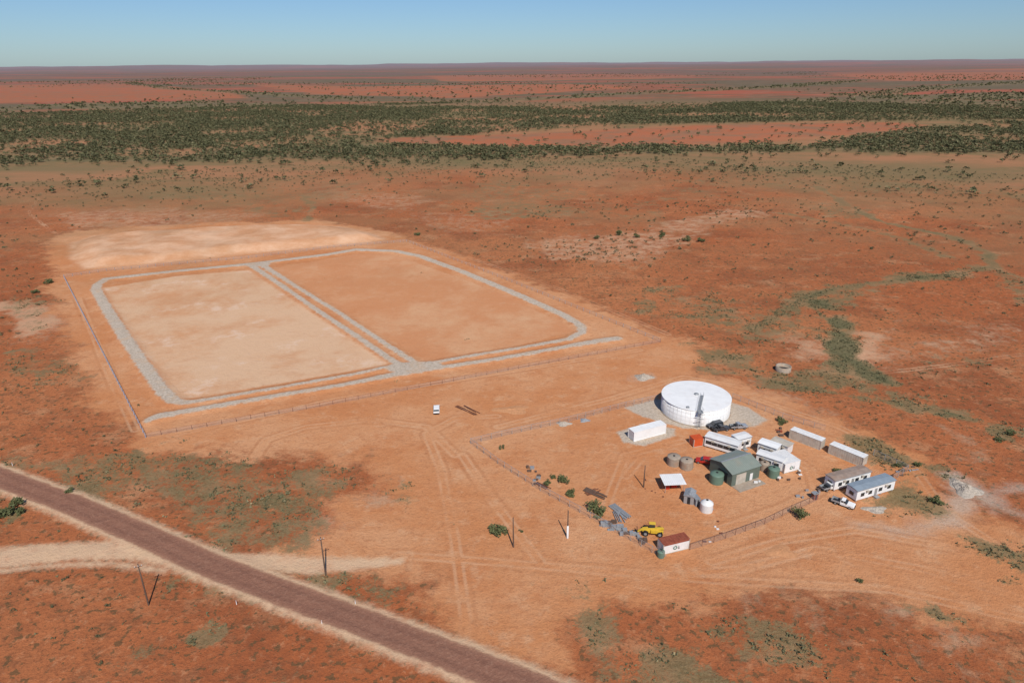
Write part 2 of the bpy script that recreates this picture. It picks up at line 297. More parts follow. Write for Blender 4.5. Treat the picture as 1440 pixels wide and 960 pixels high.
# ------------------------------------------------------------ foliage
def foliage(name,dark,light,tan=None):
    m=NT(name,.85,.1); t=m.at("tint")
    c_=m.mix(t,dark,light)
    if tan: c_=m.mix(m.st(t,.8,1.0),c_,tan)
    m.col(c_); return m.m
def crown(n,rx,rz,zc,leaf,sub=5,trunk=.12,seed=0,flat=0):
    q=np.random.default_rng(seed); V=[];Qd=[]
    cs=q.normal(size=(sub,3))*np.array([rx*.45,rx*.45,rz*.35]); cs[:,2]+=zc
    for i in range(n):
        c0=cs[i%sub]; d=q.normal(size=3); d/=np.linalg.norm(d)
        P0=c0+d*np.array([rx,rx,rz])*q.uniform(.25,.6)
        P0[2]=max(P0[2],.1)
        a=q.normal(size=3); a[2]*=.5; a/=np.linalg.norm(a); b=np.cross(a,q.normal(size=3)); b/=np.linalg.norm(b)
        s=leaf*q.uniform(.6,1.3); k0=len(V)
        V+= [P0-a*s-b*s*.6,P0+a*s*.8-b*s*.5,P0+a*s+b*s*.7,P0-a*s*.7+b*s*.6]; Qd.append([k0,k0+1,k0+2,k0+3])
    if trunk>0:
        def limb(p0,p1,r0,r1):
            k0=len(V)
            for (pp,rr2) in ((p0,r0),(p1,r1)):
                for j in range(4): V.append(np.array([pp[0]+rr2*math.cos(j*1.571),pp[1]+rr2*math.sin(j*1.571),pp[2]]))
            for j in range(4): Qd.append([k0+j,k0+(j+1)%4,k0+4+(j+1)%4,k0+4+j])
        limb((0,0,-.2),(0,0,zc*.6),trunk,trunk*.7)
        for j in range(min(sub,3)): limb((0,0,zc*.55),tuple(cs[j]),trunk*.6,trunk*.25)
    return np.array(V),np.array(Qd)
def scatter(name,variants,X,Y,Z,S,mat,tint=None):
    Vs=[];Qs=[];T=[];off=0; n=len(X); ch=rng.integers(0,len(variants),n); th=rng.uniform(0,6.283,n)
    tint=rng.uniform(0,1,n) if tint is None else tint
    for k_,(V,Qd) in enumerate(variants):
        I=np.where(ch==k_)[0]
        if len(I)==0: continue
        ct=np.cos(th[I])[:,None];st_=np.sin(th[I])[:,None]; s=S[I][:,None]
        sx=s*rng.uniform(.8,1.25,len(I))[:,None]
        vx=(V[None,:,0]*ct-V[None,:,1]*st_)*sx+X[I][:,None]; vy=(V[None,:,0]*st_+V[None,:,1]*ct)*sx+Y[I][:,None]; vz=V[None,:,2]*s+Z[I][:,None]
        Vs.append(np.stack([vx,vy,vz],-1).reshape(-1,3))
        Qs.append((Qd[None]+(np.arange(len(I))*len(V))[:,None,None]).reshape(-1,4)+off); off+=len(I)*len(V)
        q=np.clip(tint[I][:,None]*.7+.3*np.repeat(rng.uniform(0,1,(len(I),len(V)//4+1)),4,axis=1)[:,:len(V)],0,1)
        T.append(q.ravel())
    me=rawmesh(name,np.concatenate(Vs),np.concatenate(Qs)); addattr(me,"tint",np.concatenate(T)); me.materials.append(mat)
    o=bpy.data.objects.new(name,me); sc.collection.objects.link(o); return o
def zfar(X,Y): return (fbm(X,Y,.0006,5,3)-.5)*26*ss(np.hypot(X,Y),1500,5000)
FT=foliage("mulga_foliage",(.062,.064,.032),(.165,.155,.075),(.26,.21,.12))
FG=foliage("saltbush_foliage",(.080,.082,.042),(.20,.18,.095),(.34,.26,.14))
FB=foliage("bush_foliage",(.065,.078,.034),(.17,.175,.075))
treesV=[crown(30,3.0,1.9,3.0,.85,5,.16,s) for s in range(6)]
farV=[crown(12,4.0,2.2,2.8,1.7,4,0,s+20) for s in range(5)]
def polar(n,r0,r1,a=46):
    rr2=np.sqrt(rng.uniform(r0*r0,r1*r1,n)); t=np.radians(rng.uniform(-a,a,n)); return rr2*np.sin(t),rr2*np.cos(t)
x,y=polar(105000,640,2000); d=treef(x,y); m_=rng.uniform(0,1,len(x))<d*.75+.02; x,y=x[m_],y[m_]
print("mid trees",len(x))
scatter("mulga_woodland",treesV,x,y,zfar(x,y)-.1,rng.uniform(.45,1.15,len(x)),FT)
x,y=polar(90000,2000,7000); d=treef(x,y)+.16*ss(fbm(x,y,.0012,61,4),.45,.6); m_=rng.uniform(0,1,len(x))<d*.6; x,y=x[m_],y[m_]
scatter("distant_woodland",farV,x,y,zfar(x,y)-.1,rng.uniform(.6,1.3,len(x)),FT)
# scattered low scrub on plains
tv=[crown(8,.5,.28,.2,.15,3,0,s+40) for s in range(6)]
x,y=polar(380000,75,420,44); vv=vegf(x,y)
ringd=np.minimum.reduce([sd_line(x,y,l,1) for l in CREAM])
n1=fbm(x,y,.15,71,4)
m_=(rng.uniform(0,1,len(x))<ss(vv+(n1-.5)*1.5,.36,1.1)*.6+.03*(sd_poly(x,y,COMP)>5)*ss(n1,.4,.6))&(sd_line(x,y,ROAD,4.2)>0)&(ringd>0); x,y=x[m_],y[m_]
print("tufts",len(x))
def znear(x,y): return (fbm(x,y,.25,3,3)-.5)*.35*ss(sd_poly(x,y,COMP),0,10)*(1-ss(np.hypot(x,y),350,450))
scatter("saltbush_scrub",tv,x,y,znear(x,y)-.05,.25+rng.uniform(0,1,len(x))**2.2*1.3,FG)
sv=[crown(26,1.2,.75,.7,.3,4,.05,s+60) for s in range(6)]
x,y=polar(13000,110,800,46); d=sd_poly(x,y,COMP); n1=fbm(x,y,.012,81,4); rr9=np.hypot(x,y)
m_=(d>6)&(sd_line(x,y,ROAD,6)>0)&(np.minimum.reduce([sd_line(x,y,l,1) for l in CREAM])>1)&(rng.uniform(0,1,len(x))<(ss(n1,.5,.7)*.5+.05+.6*ss(rr9,560,760))); x,y=x[m_],y[m_]
scatter("plains_shrubs",sv,x,y,znear(x,y)-.05,rng.uniform(.3,1.1,len(x))*(.5+.5*ss(np.hypot(x,y),200,400)),FG,rng.uniform(0,.5,len(x)))
pts=[G(random.gauss(815,50),random.gauss(352,11)) for i in range(120)]+[G(random.uniform(1000,1100),random.uniform(280,300)) for i in range(60)]
x=np.array([q[0] for q in pts]);y=np.array([q[1] for q in pts]); scatter("clearing_shrubs",sv,x,y,x*0,rng.uniform(.4,.8,len(x)),FG,rng.uniform(0,.4,len(x)))
def bush(px,py,size,seed,mat=FB,name="green_bush"):
    V,Qd=crown(420,size*.58,size*.42,size*.42,size*.075,8,.05*size,seed)
    x,y=G(px,py); o=scatter(name,[(V,Qd)],np.array([0.]),np.array([0.]),np.array([0.]),np.array([1.0]),mat,np.array([.5])); o.location=(x,y,0)
for i,(a,b,s) in enumerate([(701,750,2.8),(1123,727,2.9),(838,718,3.0),(770,681,1.8),(790,678,2.1),(802,697,2.3),(778,672,1.4),(1098,594,2.0),(705,631,1.2),(870,331,4),(895,334,3),(931,333,3.5),(966,339,3.5),(985,340,3),(587,331,2.8),(70,398,3),(98,692,1.4),(733,748,.9),(50,412,2.4),(1178,664,1.5),(1290,655,1.4),(1315,706,1.8),(1405,620,1.6),(1422,611,1.8),(1208,818,1.0),(1262,656,1.5),(840,336,2.4),(22,712,2.6),(8,724,2.8),(30,722,2.0)]):
    bush(a,b,s,100+i)
# ------------------------------------------------------------ solid helpers
WHITE=simple("white_paint",(.72,.71,.68),.5,.1,.7,.3,0,.25); CLEANW=simple("clean_white_paint",(.78,.775,.75),.6,.08,.4,.2,0,.14)
BEIGE=simple("weathered_cream_steel",(.50,.45,.37),.6,.2,.9,.2,0,.35); RUST=simple("rusted_red_roof",(.30,.085,.05),.8,.3,1.5,.1,0,.2)
BLUEG=simple("blue_grey_roof",(.25,.30,.34),.5,.15,1); BROWNR=simple("brown_grey_roof",(.33,.25,.2),.7,.25,.8,.1,0,.3)
GREEN=simple("green_steel_wall",(.13,.16,.13),.5,.15,1); GROOF=simple("grey_green_steel_roof",(.22,.25,.21),.45,.12,.6,.3,0,.15)
DARK=simple("dark_opening",(.03,.03,.032),.6,.2,1); GLASS=simple("tinted_glass",(.03,.035,.04),.12,.1,1,.6)
GREY=simple("galvanised_steel",(.36,.37,.37),.45,.15,1.5,.4,.3); CONC=simple("weathered_concrete",(.38,.31,.24),.9,.25,1,.1,0,.4)
TGREEN=simple("green_poly_tank",(.13,.20,.15),.5,.12,1); RED=simple("red_paint",(.45,.03,.02),.35,.1,1,.4); ORANGE=simple("orange_container_paint",(.60,.10,.03),.5,.15,1)
YEL=simple("yellow_machine_paint",(.68,.44,.04),.4,.12,1,.4,0,.1); TYRE=simple("tyre_rubber",(.025,.024,.023),.9,.2,1); WOOD=simple("weathered_timber",(.14,.09,.065),.9,.3,3)
SILV=simple("silver_car_paint",(.40,.42,.44),.35,.1,1,.5,.3); CHAR=simple("charcoal_car_paint",(.05,.055,.065),.35,.1,1,.5); STEELR=simple("rusty_steel",(.17,.07,.045),.8,.3,3)
GRAVM=simple("crushed_rock",(.48,.41,.33),.95,.4,2,.05); LOGO=simple("sign_mark_green",(.10,.22,.17),.5,.1,2); PLAST=simple("grey_tarpaulin",(.30,.31,.32),.6,.3,2)
net=NT("wire_netting",.6,.3); net.col((.33,.34,.36)); trn=net.t.nodes.new("ShaderNodeBsdfTransparent"); mx=net.t.nodes.new("ShaderNodeMixShader"); mx.inputs[0].default_value=.14
net.t.links.new(trn.outputs[0],mx.inputs[1]); net.t.links.new(net.b.outputs[0],mx.inputs[2]); net.t.links.new(mx.outputs[0],net.t.nodes["Material Output"].inputs[0]); NET=net.m
def empty(name,x,y,z=0,rz=0):
    o=bpy.data.objects.new(name,None); sc.collection.objects.link(o); o.location=(x,y,z); o.rotation_euler=(0,0,rz); o.empty_display_size=.5; return o
def obj(name,V,Fs,mat,par,bev=0,smooth=False):
    me=bpy.data.meshes.new(name); me.from_pydata([tuple(v) for v in V],[],Fs); me.update(); me.materials.append(mat)
    import bmesh
    bm=bmesh.new(); bm.from_mesh(me); bmesh.ops.recalc_face_normals(bm,faces=bm.faces); bm.to_mesh(me); bm.free()
    o=bpy.data.objects.new(name,me); sc.collection.objects.link(o); o.parent=par
    if bev>0:
        b=o.modifiers.new("bevel","BEVEL"); b.width=bev; b.segments=2; b.limit_method='ANGLE'
    if smooth:
        for f in me.polygons: f.use_smooth=len(f.vertices)<=4
    return o
BF=[(0,1,2,3),(4,5,6,7),(0,1,5,4),(1,2,6,5),(2,3,7,6),(3,0,4,7)]
def bv(x0,x1,y0,y1,z0,z1): return [(x0,y0,z0),(x1,y0,z0),(x1,y1,z0),(x0,y1,z0),(x0,y0,z1),(x1,y0,z1),(x1,y1,z1),(x0,y1,z1)]
def box(name,x0,x1,y0,y1,z0,z1,mat,par,bev=0): return obj(name,bv(x0,x1,y0,y1,z0,z1),BF,mat,par,bev)
def boxes(name,L,mat,par):
    V=[];Fs=[]
    for b in L:
        k=len(V); V+=bv(*b); Fs+=[tuple(i+k for i in f) for f in BF]
    return obj(name,V,Fs,mat,par)
def prism(name,prof,y0,y1,mat,par,bev=0):
    n=len(prof); V=[(a,y0,b) for a,b in prof]+[(a,y1,b) for a,b in prof]
    Fs=[tuple(range(n)),tuple(range(n,2*n))]+[(i,(i+1)%n,n+(i+1)%n,n+i) for i in range(n)]
    return obj(name,V,Fs,mat,par,bev)
def revolve(name,prof,mat,par,n=32,cx=0,cy=0,z=0,smooth=True):
    V=[];Fs=[]
    for (r,h) in prof:
        for j in range(n): a=j*2*math.pi/n; V.append((cx+r*math.cos(a),cy+r*math.sin(a),z+h))
    for i in range(len(prof)-1):
        for j in range(n): Fs.append((i*n+j,i*n+(j+1)%n,(i+1)*n+(j+1)%n,(i+1)*n+j))
    if prof[-1][0]>0: Fs.append(tuple((len(prof)-1)*n+j for j in range(n)))
    return obj(name,V,Fs,mat,par,0,smooth)
def wheel(name,x,y,r,w,par):
    n=16;V=[];Fs=[]
    for s in (-w/2,w/2):
        for j in range(n): a=j*2*math.pi/n; V.append((x+r*math.cos(a),y+s,r+r*math.sin(a)))
    Fs=[tuple(range(n)),tuple(range(n,2*n))]+[(j,(j+1)%n,n+(j+1)%n,n+j) for j in range(n)]
    obj(name,V,Fs,TYRE,par)
    V=[(x+r*.5*math.cos(j*math.pi/5),y+s,r+r*.5*math.sin(j*math.pi/5)) for s in (-w/2-.015,w/2+.015) for j in range(10)]
    obj(name+"_hub",V,[tuple(range(10)),tuple(range(10,20))]+[(j,(j+1)%10,10+(j+1)%10,10+j) for j in range(10)],GREY,par)
def frame(name,A_,B_):
    a=G(*A_);b=G(*B_); L=math.hypot(b[0]-a[0],b[1]-a[1]); return empty(name,a[0],a[1],0,math.atan2(b[1]-a[1],b[0]-a[0])),L
# ------------------------------------------------------------ containers / cabins
def container(name,A_,B_,W,Ht,body=WHITE,roof=None,logo=False,L=None,doors=True):
    e,l=frame(name,A_,B_); L=L or l; z0=.15
    V=[];Fs=[]; n=int(L/.3); xs=[i*L/n for i in range(n+1)]  # corrugated long walls
    for side in (0,1):
        y=0.06 if side==0 else W-.06; s=-1 if side==0 else 1
        k=len(V)
        for i,xx in enumerate(xs):
            yy=y+s*(.03 if i%2 else 0); V+=[(xx,yy,z0),(xx,yy,Ht-.06)]
        Fs+=[(k+2*i,k+2*i+2,k+2*i+3,k+2*i+1) for i in range(n)]
    obj("corrugated_walls",V,Fs,body,e)
    box("core",.05,L-.05,.12,W-.12,z0,Ht-.1,body,e)
    box("roof",-.01,L+.01,-.01,W+.01,Ht-.08,Ht,roof or body,e,.02)
    boxes("frame_rails",[(-.03,.14,-.03,.14,.02,Ht-.085),(L-.14,L+.03,-.03,.14,.02,Ht-.085),(-.03,.14,W-.14,W+.03,.02,Ht-.085),(L-.14,L+.03,W-.14,W+.03,.02,Ht-.085),(.145,L-.145,-.02,.1,.02,.15),(.145,L-.145,W-.1,W+.02,.02,.15)],body if not roof else BEIGE,e)
    if roof is RUST: boxes("upper_band",[(.145,L-.145,-.02,.05,Ht-.45,Ht-.085)],RUST,e)
    boxes("roof_ribs",[(i*L/10+.2,i*L/10+.32,.1,W-.1,Ht+.001,Ht+.04) for i in range(10)],roof or body,e)
    if doors: boxes("door_bars",[(-.06,-.035,W*t-.02,W*t+.02,.3,Ht-.3) for t in (.2,.4,.6,.8)],GREY,e)
    if logo:
        cx=L*.5;cz=Ht*.45
        n=20;V=[(cx-.3+q*math.cos(j*2*math.pi/n),-.036,cz+q*math.sin(j*2*math.pi/n)) for q in (.5,.27) for j in range(n)]
        obj("plain_mark_ring",V,[(j,(j+1)%n,n+(j+1)%n,n+j) for j in range(n)],LOGO,e)
        obj("plain_mark_wedge",[(cx+.35,-.038,cz-.5),(cx+.85,-.038,cz-.5),(cx+.6,-.038,cz+.5)],[(0,1,2)],GREY,e)
    return e
def cabin(name,A_,B_,W,Ht,body=CLEANW,roof=WHITE,wins=(.15,.35,.62,.85),door=.5,dark=False,ac=True,dormer=False):
    e,L=frame(name,A_,B_)
    boxes("stumps",[(x_,x_+.2,y_,y_+.2,0,.45) for x_ in (.2,L*.33,L*.66,L-.4) for y_ in (.1,W-.3)],GREY,e)
    box("walls",0,L,0,W,.45,Ht,body,e,.02)
    V=[(-.15,-.15,Ht+.002),(L+.15,-.15,Ht+.002),(L+.15,W+.15,Ht+.002),(-.15,W+.15,Ht+.002),(-.15,-.15,Ht+.1),(L+.15,-.15,Ht+.1),(L+.15,W+.15,Ht+.1),(-.15,W+.15,Ht+.1),(-.15,W/2,Ht+.3),(L+.15,W/2,Ht+.3)]
    obj("roof",V,[(0,1,2,3),(0,1,5,4),(2,3,7,6),(4,5,9,8),(8,9,6,7),(0,4,8,7,3),(1,2,6,9,5)],roof,e)
    ww=.55 if not dark else .75
    boxes("window_frames",[(t*L-ww-.06,t*L+ww+.06,-.03,-.003,1.25,2.32) for t in wins],GREY,e)
    boxes("windows",[(t*L-ww,t*L+ww,-.05,-.033,1.3,2.25) for t in wins]+[(-.04,-.004,W*.3,W*.7,1.3,2.25)],GLASS,e)
    box("door",door*L-.42,door*L+.42,-.045,-.004,.5,2.45,GREY,e)
    box("step",door*L-.6,door*L+.6,-1.0,-.05,.05,.4,GREY,e)
    if ac: boxes("air_conditioners",[(t*L-.35,t*L+.35,-.45,-.06,2.32,2.75) for t in (.25,.75)],BEIGE,e)
    boxes("gutter",[(-.15,L+.15,-.24,-.155,Ht-.02,Ht+.09)],GREY,e)
    return e
container("logo_shipping_container",(932,780),(969,771),2.5,2.7,WHITE,RUST,True)
container("long_white_container",(891,621),(936,609),2.9,3.0,CLEANW)
container("shipping_container",(1109,616),(1153,633),2.6,2.9,BEIGE,WHITE)
container("shipping_container",(1164,637),(1212,657),2.6,2.9,BEIGE,WHITE)
container("orange_shipping_container",(975,629),(988,627),2.6,2.5,ORANGE,ORANGE,L=3)
cabin("site_office_cabin",(990,628),(1036,642),3.4,3.3,CLEANW,WHITE,(.12,.3,.48,.66,.84),.93,True)
cabin("cabin_annex",(1037,634),(1055,629),3.0,3.5,CLEANW,WHITE,(.3,.7),.5)
cabin("accommodation_cabin",(1172,691),(1222,677),3.2,3.1,CLEANW,BROWNR)
cabin("accommodation_cabin",(1203,706),(1256,690),3.2,3.2,CLEANW,BLUEG)
cabin("white_cabin",(1062,652),(1098,664),3.0,3.1,CLEANW,WHITE,(.2,.5,.8),.35)
cabin("white_cabin",(1064,637),(1090,646),3.2,3.3,WHITE,CLEANW,(.3,.7),.5)
container("logo_shipping_container",(1102,666),(1124,660),6.2,2.9,CLEANW,WHITE,True,doors=False)
cabin("white_cabin",(1082,632),(1106,642),3.0,3.0,WHITE,BEIGE,(.3,.7),.5)
# ------------------------------------------------------------ green shed
e,L=frame("green_workshop_shed",(1028,684),(1067,671)); W=8.2; Ht=3.7; RZ=5.0
box("walls",0,L,0,W,0,Ht,GREEN,e)
obj("gable_ends",[(0.0,0,Ht+.002),(0,W,Ht+.002),(0,W/2,RZ-.05),(L,0,Ht+.002),(L,W,Ht+.002),(L,W/2,RZ-.05)],[(0,1,2),(3,4,5)],GREEN,e)
V=[];Fs=[];n=36
for i in range(n+1):
    x_=-.3+(L+.6)*i/n; o_=.04 if i%2 else 0
    V+=[(x_,-.3,Ht-.1+o_+.06),(x_,W/2,RZ+o_),(x_,W+.3,Ht-.1+o_+.06)]
for i in range(n): k=3*i; Fs+=[(k,k+3,k+4,k+1),(k+1,k+4,k+5,k+2)]
obj("corrugated_roof",V,Fs,GROOF,e); box("ridge_cap",-.32,L+.32,W/2-.2,W/2+.2,RZ+.03,RZ+.09,GREY,e)
box("roller_door",L*.15,L*.5,-.05,-.004,0,3.0,BEIGE,e); box("side_door",L*.65,L*.75,-.05,-.004,0,2.1,WHITE,e)
box("open_bay",-.05,-.004,W*.2,W*.6,0,2.9,DARK,e); box("apron_slab",.2,L-.5,-3,-.06,0,.1,CONC,e)
# ------------------------------------------------------------ tanks
x,y=G(977,576.5); e=empty("white_water_storage_tank",x,y,0,0); R=10.35;TH=5.1
revolve("shell",[(R,.0),(R,TH)],CLEANW,e,96)
revolve("roof",[(R+.12,TH-.12),(R+.12,TH+.04)],CLEANW,e,96)
revolve("roof_cone",[(R+.12,TH+.045),(R*.66,TH+.15),(R*.33,TH+.25),(.8,TH+.34)],CLEANW,e,32,0,0,0,False)
revolve("centre_vent",[(.7,TH+.3),(.7,TH+.6),(.01,TH+.7)],GREY,e,16)
for i in range(1,4): revolve("panel_hoop",[(R+.004,i*1.28-.03),(R+.03,i*1.28-.03),(R+.03,i*1.28+.03),(R+.004,i*1.28+.03)],WHITE,e,96)
V=[];Fs=[]
for j in range(48):
    a=j*2*math.pi/48; ca,sa=math.cos(a),math.sin(a); k=len(V)
    for z in (0,TH-.14):
        for rr3,w in ((R-.02,-.04),(R+.028,-.04),(R+.028,.04),(R-.02,.04)): V.append((rr3*ca-w*sa,rr3*sa+w*ca,z))
    Fs+=[tuple(i+k for i in f) for f in BF]
obj("panel_seams",V,Fs,WHITE,e)
revolve("ring_beam",[(R+.35,0),(R+.35,.18),(R+.005,.18)],CONC,e,64)
lx=-1.6; ly=-math.sqrt(R*R-lx*lx)
L_=[(lx-.55,lx-.48,ly-.55,ly-.48,0,TH+1.2),(lx+.48,lx+.55,ly-.55,ly-.48,0,TH+1.2),(lx-.55,lx-.48,ly-1.5,ly-1.43,0,TH+1.2),(lx+.48,lx+.55,ly-1.5,ly-1.43,0,TH+1.2)]
L_+=[(lx-.47,lx+.47,ly-.54,ly-.49,z*.35,z*.35+.06) for z in range(1,16)]
L_+=[(lx-.8,lx+.8,ly-1.6,ly+.4,TH+.1,TH+.16),(lx-.8,lx-.74,ly-1.6,ly+.4,TH+1.1,TH+1.17),(lx+.74,lx+.8,ly-1.6,ly+.4,TH+1.1,TH+1.17)]
L_+=[(lx-1.0,lx+1.0,ly-1.7,ly-1.6,h,h+.12) for h in (1.6,3.2,4.8)]
boxes("access_ladder",L_,GREY,e)
L_=[]
for i in range(12):
    t=i/12; xx=lx+t*3.2; yy=ly+.5+t*8.8; zz=TH+.15+t*.4
    L_+=[(xx-.45,xx+.45,yy,yy+.62,zz,zz+.07),(xx-.47,xx-.42,yy,yy+.05,zz+.08,zz+1.0),(xx+.42,xx+.47,yy,yy+.05,zz+.08,zz+1.0),(xx-.47,xx-.42,yy+.06,yy+.8,zz+.95,zz+1.0),(xx+.42,xx+.47,yy+.06,yy+.8,zz+.95,zz+1.0)]
boxes("roof_walkway",L_,GREY,e)
boxes("hatch_and_pipes",[(-5,-4.2,-8.6,-7.8,TH+.1,TH+.45),(3,3.4,-11.9,-10.2,.3,.7),(3.0,3.4,-12.3,-11.9,0,1.2)],GREY,e)
def tank(name,px,py,r_,h,mat,cone=.25,ribs=True):
    x,y=G(px,py); e=empty(name,x,y)
    prof=[(r_,0)]; k=int(h/.3)
    for i in range(k): prof+=[(r_,i*h/k+.02),(r_+(.04 if ribs else 0),i*h/k+h/k*.5)]
    prof+=[(r_,h),(r_*.5,h+cone*.8),(r_*.2,h+cone),(.2,h+cone+.02)]
    revolve("tank_shell",prof,mat,e,36); revolve("lid",[(.3,h+cone),(.3,h+cone+.12),(.01,h+cone+.14)],DARK,e,12)
    box("outlet_pipe",r_-.05,r_+.4,-.06,.06,.15,.27,GREY,e)
tank("green_rainwater_tank",1007,677,1.75,2.5,TGREEN); tank("green_rainwater_tank",1087,669,1.45,2.4,TGREEN); tank("small_green_tank",929,782,.8,1.5,TGREEN,.15)
tank("concrete_water_tank",947,652,1.75,2.4,CONC,.1); tank("concrete_water_tank",965,657,1.75,2.4,CONC,.1); tank("concrete_water_tank",1074,660,1.2,2.2,CONC,.1)
tank("white_poly_tank",993,717,1.5,2.2,WHITE,.7)
x,y=G(1101,521); e=empty("old_stone_stock_tank",x,y); revolve("ring_wall",[(2.6,0),(2.6,1.8),(2.25,1.8),(2.25,.3)],CONC,e,28); revolve("stagnant_floor",[(2.2,.5),(2.1,.55)],DARK,e,28)
# ------------------------------------------------------------ open shelter, sheds
e,L=frame("open_carport_shelter",(935,693),(957,692)); L=4.8
boxes("posts",[(x_,x_+.1,y_,y_+.1,0,2.5) for x_ in (0,L-.1) for y_ in (0,4)],GREY,e); box("roof",-.4,L+.4,-.4,4.5,2.52,2.62,CLEANW,e); boxes("roof_ribs",[(i*.5,i*.5+.06,-.38,4.48,2.621,2.66) for i in range(10)],WHITE,e)
boxes("stored_crates",[(.6,1.6,1.5,2.5,0,1.0),(2.2,3.6,2.0,3.0,0,.8)],RED,e)
def hut(name,A_,B_,W,Ht,rz,wall,roof):
    e,L=frame(name,A_,B_); box("walls",0,L,0,W,0,Ht,wall,e)
    prism_=[(-.15,Ht+.003),(L+.15,Ht+.003),(L+.15,Ht+.08),(L/2,rz+.08),(-.15,Ht+.08)]
    prism("gable_roof",prism_,-.15,W+.15,roof,e); box("door",L*.35,L*.65,-.04,-.003,0,1.95,DARK,e); box("window",-.04,-.003,W*.4,W*.7,1,1.6,GLASS,e)
hut("small_garden_shed",(961,707),(975,710),3.0,2.2,2.8,GREY,PLAST); hut("pump_shed",(978,712),(984,711),2.0,1.9,2.2,PLAST,GREY)
hut("meter_cabinet",(1144,703),(1150,702),1,1.6,1.8,RUST,GREY)
# ------------------------------------------------------------ vehicles
def ute(name,px,py,hd,paint,kind="ute"):
    x,y=G(px,py); e=empty(name,x,y,0,math.radians(hd)); w=.93
    box("chassis",-2.3,2.3,-.7,.7,.35,.55,DARK,e)
    if kind=="ute":
        prism("body",[(-.55,.5),(2.0,.5),(2.55,.55),(2.6,.95),(2.45,1.08),(1.35,1.15),(1.0,1.18),(-.55,1.18)],-w,w,paint,e,.05)
        prism("cab_glass",[(-.5,1.185),(1.02,1.185),(.45,1.7),(-.4,1.7)],-w+.06,w-.06,GLASS,e,.03)
        prism("cab_roof",[(-.45,1.703),(.48,1.703),(.38,1.78),(-.38,1.8)],-w+.1,w-.1,paint,e,.03)
        boxes("pillars",[(-.5,-.4,-w+.05,-w+.12,1.185,1.7),(-.5,-.4,w-.12,w-.05,1.185,1.7),(.05,.13,-w+.05,-w+.1,1.185,1.7),(.05,.13,w-.1,w-.05,1.185,1.7)],paint,e)
        boxes("tray",[(-2.6,-.62,-w,w,.75,.85),(-2.6,-.62,-w,-w+.06,.86,1.2),(-2.6,-.62,w-.06,w,.86,1.2),(-2.6,-2.54,-w+.07,w-.07,.86,1.2),(-.68,-.62,-w+.07,w-.07,.86,1.75)],GREY if paint is not CHAR else CHAR,e)
        boxes("toolbox_load",[(-1.2,-.75,-.7,.7,.86,1.25),(-2.2,-1.5,-.5,.3,.86,1.1)],DARK,e)
    else:
        prism("body",[(-2.4,.45),(2.2,.45),(2.4,.6),(2.4,.95),(1.3,1.12),(-2.4,1.15)],-w,w,paint,e,.06)
        prism("cab_glass",[(-2.3,1.155),(1.25,1.155),(.55,1.68),(-2.15,1.68)],-w+.07,w-.07,GLASS,e,.03)
        prism("cab_roof",[(-2.2,1.683),(.6,1.683),(.45,1.77),(-2.05,1.78)],-w+.1,w-.1,paint,e,.04)
        boxes("pillars",[(a,a+.12,s*(w-.09)-.03,s*(w-.09)+.03,1.155,1.68) for a in (-2.2,-1.0,.1) for s in (-1,1)],paint,e)
    boxes("bumpers",[(2.56,2.72,-.85,.85,.4,.62),(-2.7,-2.61,-.8,.8,.45,.6)] if kind=="ute" else [(2.38,2.5,-.85,.85,.4,.6),(-2.5,-2.39,-.85,.85,.4,.6)],DARK,e)
    boxes("headlights",[(2.5,2.615,-.85,-.5,.72,.9),(2.5,2.615,.5,.85,.72,.9)] if kind=="ute" else [(2.3,2.43,-.85,-.5,.68,.85),(2.3,2.43,.5,.85,.68,.85)],WHITE,e)
    boxes("mirrors",[(.8,.95,-1.1,-.94,1.2,1.35),(.8,.95,.94,1.1,1.2,1.35)],DARK,e)
    for i,(a,b) in enumerate(((1.65,-.8),(1.65,.8),(-1.55,-.8),(-1.55,.8))): wheel("wheel_%d"%(i+1),a,b,.38,.27,e)
ute("white_ute",1185,710,-38,CLEANW); ute("silver_ute",1038,602,8,SILV); ute("dark_ute",1013,605,12,CHAR); ute("white_ute",1166,687,20,WHITE)
ute("white_wagon",614,578,95,CLEANW,"wagon"); ute("red_car",991,651,160,RED,"wagon"); ute("dark_wagon",1005,600,200,CHAR,"wagon")
# telehandler
x,y=G(917,750); e=empty("yellow_telehandler",x,y,0,math.radians(172))
prism("chassis",[(-2.4,.7),(2.2,.7),(2.3,1.1),(1.2,1.35),(-.4,1.4),(-2.4,1.5)],-.75,.75,YEL,e,.05)
prism("cab",[(-.6,1.42),(.9,1.42),(.7,2.5),(-.5,2.55)],-.85,.1,GLASS,e,.04); box("cab_roof",-.65,.85,-.9,.15,2.56,2.66,YEL,e,.03)
prism("boom",[(-2.5,1.75),(-2.4,2.15),(2.6,1.55),(3.5,.8),(3.3,.6),(2.4,1.15)],.25,.65,YEL,e,.04)
boxes("engine_cover",[(-1.8,.4,.66,1.1,.9,1.6)],YEL,e); boxes("fork_carriage",[(3.4,3.5,-.6,.9,.35,1.3),(3.5,4.6,-.4,-.25,.3,.37),(3.5,4.6,.5,.65,.3,.37)],DARK,e)
boxes("cab_pillars",[(-.62,-.54,-.9,-.82,1.42,2.55),(.74,.84,-.9,-.82,1.42,2.5)],DARK,e)
for i,(a,b) in enumerate(((1.6,-1.0),(1.6,1.0),(-1.6,-1.0),(-1.6,1.0))): wheel("wheel_%d"%(i+1),a,b,.68,.45,e)
